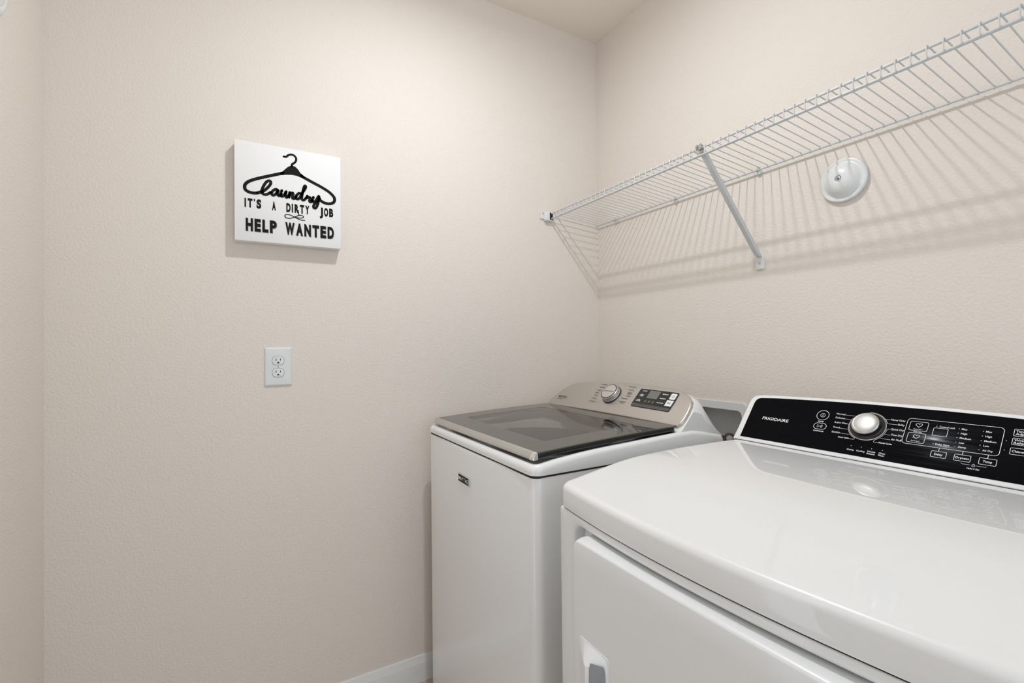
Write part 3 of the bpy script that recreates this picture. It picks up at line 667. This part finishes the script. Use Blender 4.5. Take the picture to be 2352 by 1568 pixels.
bm = bmesh.new(); box_bm(bm, DX0+.004, DX1-.004, -.2975, -.270, .9735, .9752); finish('console_gap', bm, M_gap, dc)
PH = .0043
pr = Print(); LW = .00075
pq = Print(); pq.text('FRIGIDAIRE', .9478, 1.0150, .0645, .0082, .012); pq.build('brand_lettering', fd, PH, M_print_w, panel)
def lab(t, x0, x1, s, cap=.0042, bold=.008):
    pq = Print(); pq.text(t, x0, x1, s-cap*.5, cap, bold); pq.build('printed_label', fd, PH, M_print_w, panel)
pr.line([(1.0874+.0132*math.cos(t), .0968+.0132*math.sin(t)) for t in [2*math.pi*k/40 for k in range(40)]], .0010, True)
pr.line([(1.0874+.0049*math.cos(t), .0968+.0049*math.sin(t)) for t in [2*math.pi*k/24 for k in range(24)]], .0008, True)
pr.line([(1.0874, .0948), (1.0874, .0988)], .0010); lab('POWER', 1.0815, 1.0945, .0793, .0030, .03)
pr.rrect(1.0758, 1.1032, .0585, .0748, .0080, .0010); pr.line([(1.0836, .0632), (1.0836, .0702), (1.0895, .0667)], .0009, True)
for x in (1.0915, 1.0942): pr.line([(x, .0632), (x, .0702)], .0009)
lab('START/PAUSE', 1.0787, 1.1012, .0534, .0030, .03)
kc = (1.1835, .0808)
for t, x0, x1, s, xe in (('Normal', 1.1150, 1.1330, .1055, 1.1535), ('Delicates', 1.1158, 1.1361, .0950, 1.1486), ('Active Wear', 1.1165, 1.1442, .0825, 1.1468), ('Towels', 1.1173, 1.1325, .0695, 1.1486), ('Sanitize', 1.1181, 1.1354, .0570, 1.1546)):
    lab(t, x0, x1, s); pr.line([(x1+.0008, s-.0014), (xe, s-.0014)], .0005)
lab('Sensor Cycles', 1.1345, 1.1569, .0459, .0032, .03)
arc = lambda a0, a1, r, n=16: [(kc[0]+r*math.cos(math.radians(a0+(a1-a0)*k/n)), kc[1]+r*math.sin(math.radians(a0+(a1-a0)*k/n))) for k in range(n+1)]
pr.line(arc(150, 243, .0365)+[(1.1665, .0452), (1.1645, .0447), (1.1575, .0448)], .0006)
pr.line(arc(95, 22, .0365)+[(1.2180, .0940), (1.2355, .0940)], .0006)
pr.line([(1.2262, .0812), (1.2215, .0812), (1.2206, .0805)]+arc(-8, -55, .0365)+[(1.2030, .0462), (1.2042, .0452), (1.2120, .0452)], .0006)
pr.line([(1.2105, .1044), (1.2205, .1044)], .0005); pr.line([(1.2191, .0672), (1.2285, .0672)], .0005); pr.line([(1.2144, .0565), (1.2310, .0562)], .0005)
for t, x0, x1, s in (('Heavy Duty', 1.2216, 1.2470, .1052), ('Bulky', 1.2364, 1.2478, .0948), ('Quick Dry', 1.2270, 1.2494, .0822), ('Time Dry', 1.2294, 1.2497, .0689), ('Air Fluff', 1.2322, 1.2503, .0577)): lab(t, x0, x1, s)
lab('Manual Cycles', 1.2129, 1.2363, .0462, .0032, .03)
for x in (1.1655, 1.1849, 1.2044, 1.2238): pr.disc((x, .0288), .0008, 8)
for t, x0, x1, s in (('Drying', 1.1597, 1.1731, .0192), ('Cooling', 1.1780, 1.1938, .0193), ('Wrinkle', 1.1979, 1.2127, .0216), ('Release', 1.1981, 1.2130, .0166), ('Clean', 1.2188, 1.2302, .0216), ('Filter', 1.2190, 1.2300, .0166)): lab(t, x0, x1, s, .0034, .02)
pr.rrect(1.2505, 1.3945, .0535, .1134, .0065, .0008)
pr.rrect(1.2560, 1.2857, .0857, .1070, .0030, LW); pr.rrect(1.2575, 1.2862, .0580, .0802, .0030, LW)
def heart(cx, cy, r): return [(cx+r*.062*(16*math.sin(t)**3), cy+r*.062*(13*math.cos(t)-5*math.cos(2*t)-2*math.cos(3*t)-math.cos(4*t))) for t in [2*math.pi*k/28 for k in range(28)]]
pr.line(heart(1.2710, .0990, .0052), .0008, True); pr.line(heart(1.2718, .0722, .0052), .0008, True); pr.line([(1.2668, .0690), (1.2690, .0702)], .0008)
lab('Favorite 1', 1.2640, 1.2780, .0893, .0022, .02); lab('Favorite 2', 1.2650, 1.2790, .0618, .0022, .02); lab('Hold 3 Sec', 1.2650, 1.2785, .0828, .0020, .03)
pr.rrect(1.2953, 1.3175, .0796, .0972, .0015, LW)
for t, x0, x1, s in (('Control Lock', 1.3033, 1.3270, .1010), ('Max', 1.3366, 1.3448, .1011), ('High', 1.3371, 1.3461, .0912), ('Medium', 1.3369, 1.3532, .0812), ('Low', 1.3375, 1.3452, .0710), ('Damp', 1.3379, 1.3494, .0617), ('Delay Start', 1.3041, 1.3253, .0614),
                     ('Max', 1.3708, 1.3790, .1014), ('High', 1.3713, 1.3803, .0912), ('Medium', 1.3714, 1.3875, .0812), ('Low', 1.3718, 1.3795, .0712), ('Air Dry', 1.3720, 1.3858, .0614)): lab(t, x0, x1, s, .0038, .012)
for x, ss in ((1.3330, (.1012, .0912, .0812, .0710, .0617)), (1.3672, (.1014, .0912, .0812, .0712, .0614))):
    for s in ss: pr.disc((x, s), .0007, 8)
for x, s in ((1.2990, .1012), (1.3008, .0616), (1.3995, .0870), (1.3995, .0680)): pr.disc((x, s), .0007, 8)
for x0, x1, t, a, b in ((1.3015, 1.3245, 'Delay', 1.3065, 1.3192), (1.3362, 1.3592, 'Dryness', 1.3382, 1.3572), (1.3708, 1.3938, 'Temp', 1.3760, 1.3882)):
    pr.rrect(x0, x1, .0326, .0457, .0015, LW); lab(t, a, b, .0392, .0044, .012); pr.line([((x0+x1)/2-.001, .0457), ((x0+x1)/2-.001, .0533)], .0008)
lab('Hold 3 Sec', 1.3571, 1.3743, .0206, .0032, .02)
pr.line([(1.3478, .0292), (1.3490, .0276), (1.3608, .0276)], .0005); pr.line([(1.3690, .0276), (1.3815, .0276), (1.3826, .0292)], .0005)
pr.line([(1.3630, .0254), (1.3672, .0254), (1.3672, .0281), (1.3630, .0281)], .0006, True); pr.line([(1.3638, .0281), (1.3640, .0298), (1.3651, .0304), (1.3662, .0298), (1.3664, .0281)], .0006)
for s0, s1, rows in ((.0990, .1134, ('Time', 'Adjust')), (.0811, .0945, ('Wrinkle', 'Release')), (.0612, .0744, ('Chime',))):
    pr.rrect(1.4070, 1.4330, s0, s1, .0015, LW); c = (s0+s1)/2
    for i, t in enumerate(rows):
        wdt = .0030*len(t); lab(t, 1.4092, 1.4092+wdt, c+(len(rows)-1)*.0028-i*.0056, .0042, .015)
tag(pr.build('panel_line_print', fd, PH, M_print_w, panel), kind='stuff')
o = fd(kc[0], kc[1], 0)
bm = bmesh.new(); lathe(bm, [(.0345, .0035), (.0348, .0050), (.0325, .0058), (.0300, .0060), (.0285, .0072), (.0272, .0110), (.0262, .0160), (.0258, .0172)], o, dn, 60); kn = finish('cycle_knob', bm, M_gasket, dry, 35)
bm = bmesh.new(); lathe(bm, [(.0262, .0160), (.0262, .0185), (.0250, .0200), (.0228, .0210), (.0216, .0206)], o, dn, 60); finish('knob_ring', bm, M_strip, kn, 35)
bm = bmesh.new(); lathe(bm, [(.0214, .0200), (.0212, .0208), (.0190, .0216), (.0130, .0223), (.0060, .0226)], o, dn, 60); finish('knob_cap', bm, M_satin, kn, 35)
bm = bmesh.new(); lathe(bm, [(.0350, .0040), (.0352, .0052), (.0338, .0058), (.0334, .0052)], o, dn, 60); finish('knob_base_ring', bm, M_steel, kn, 35)
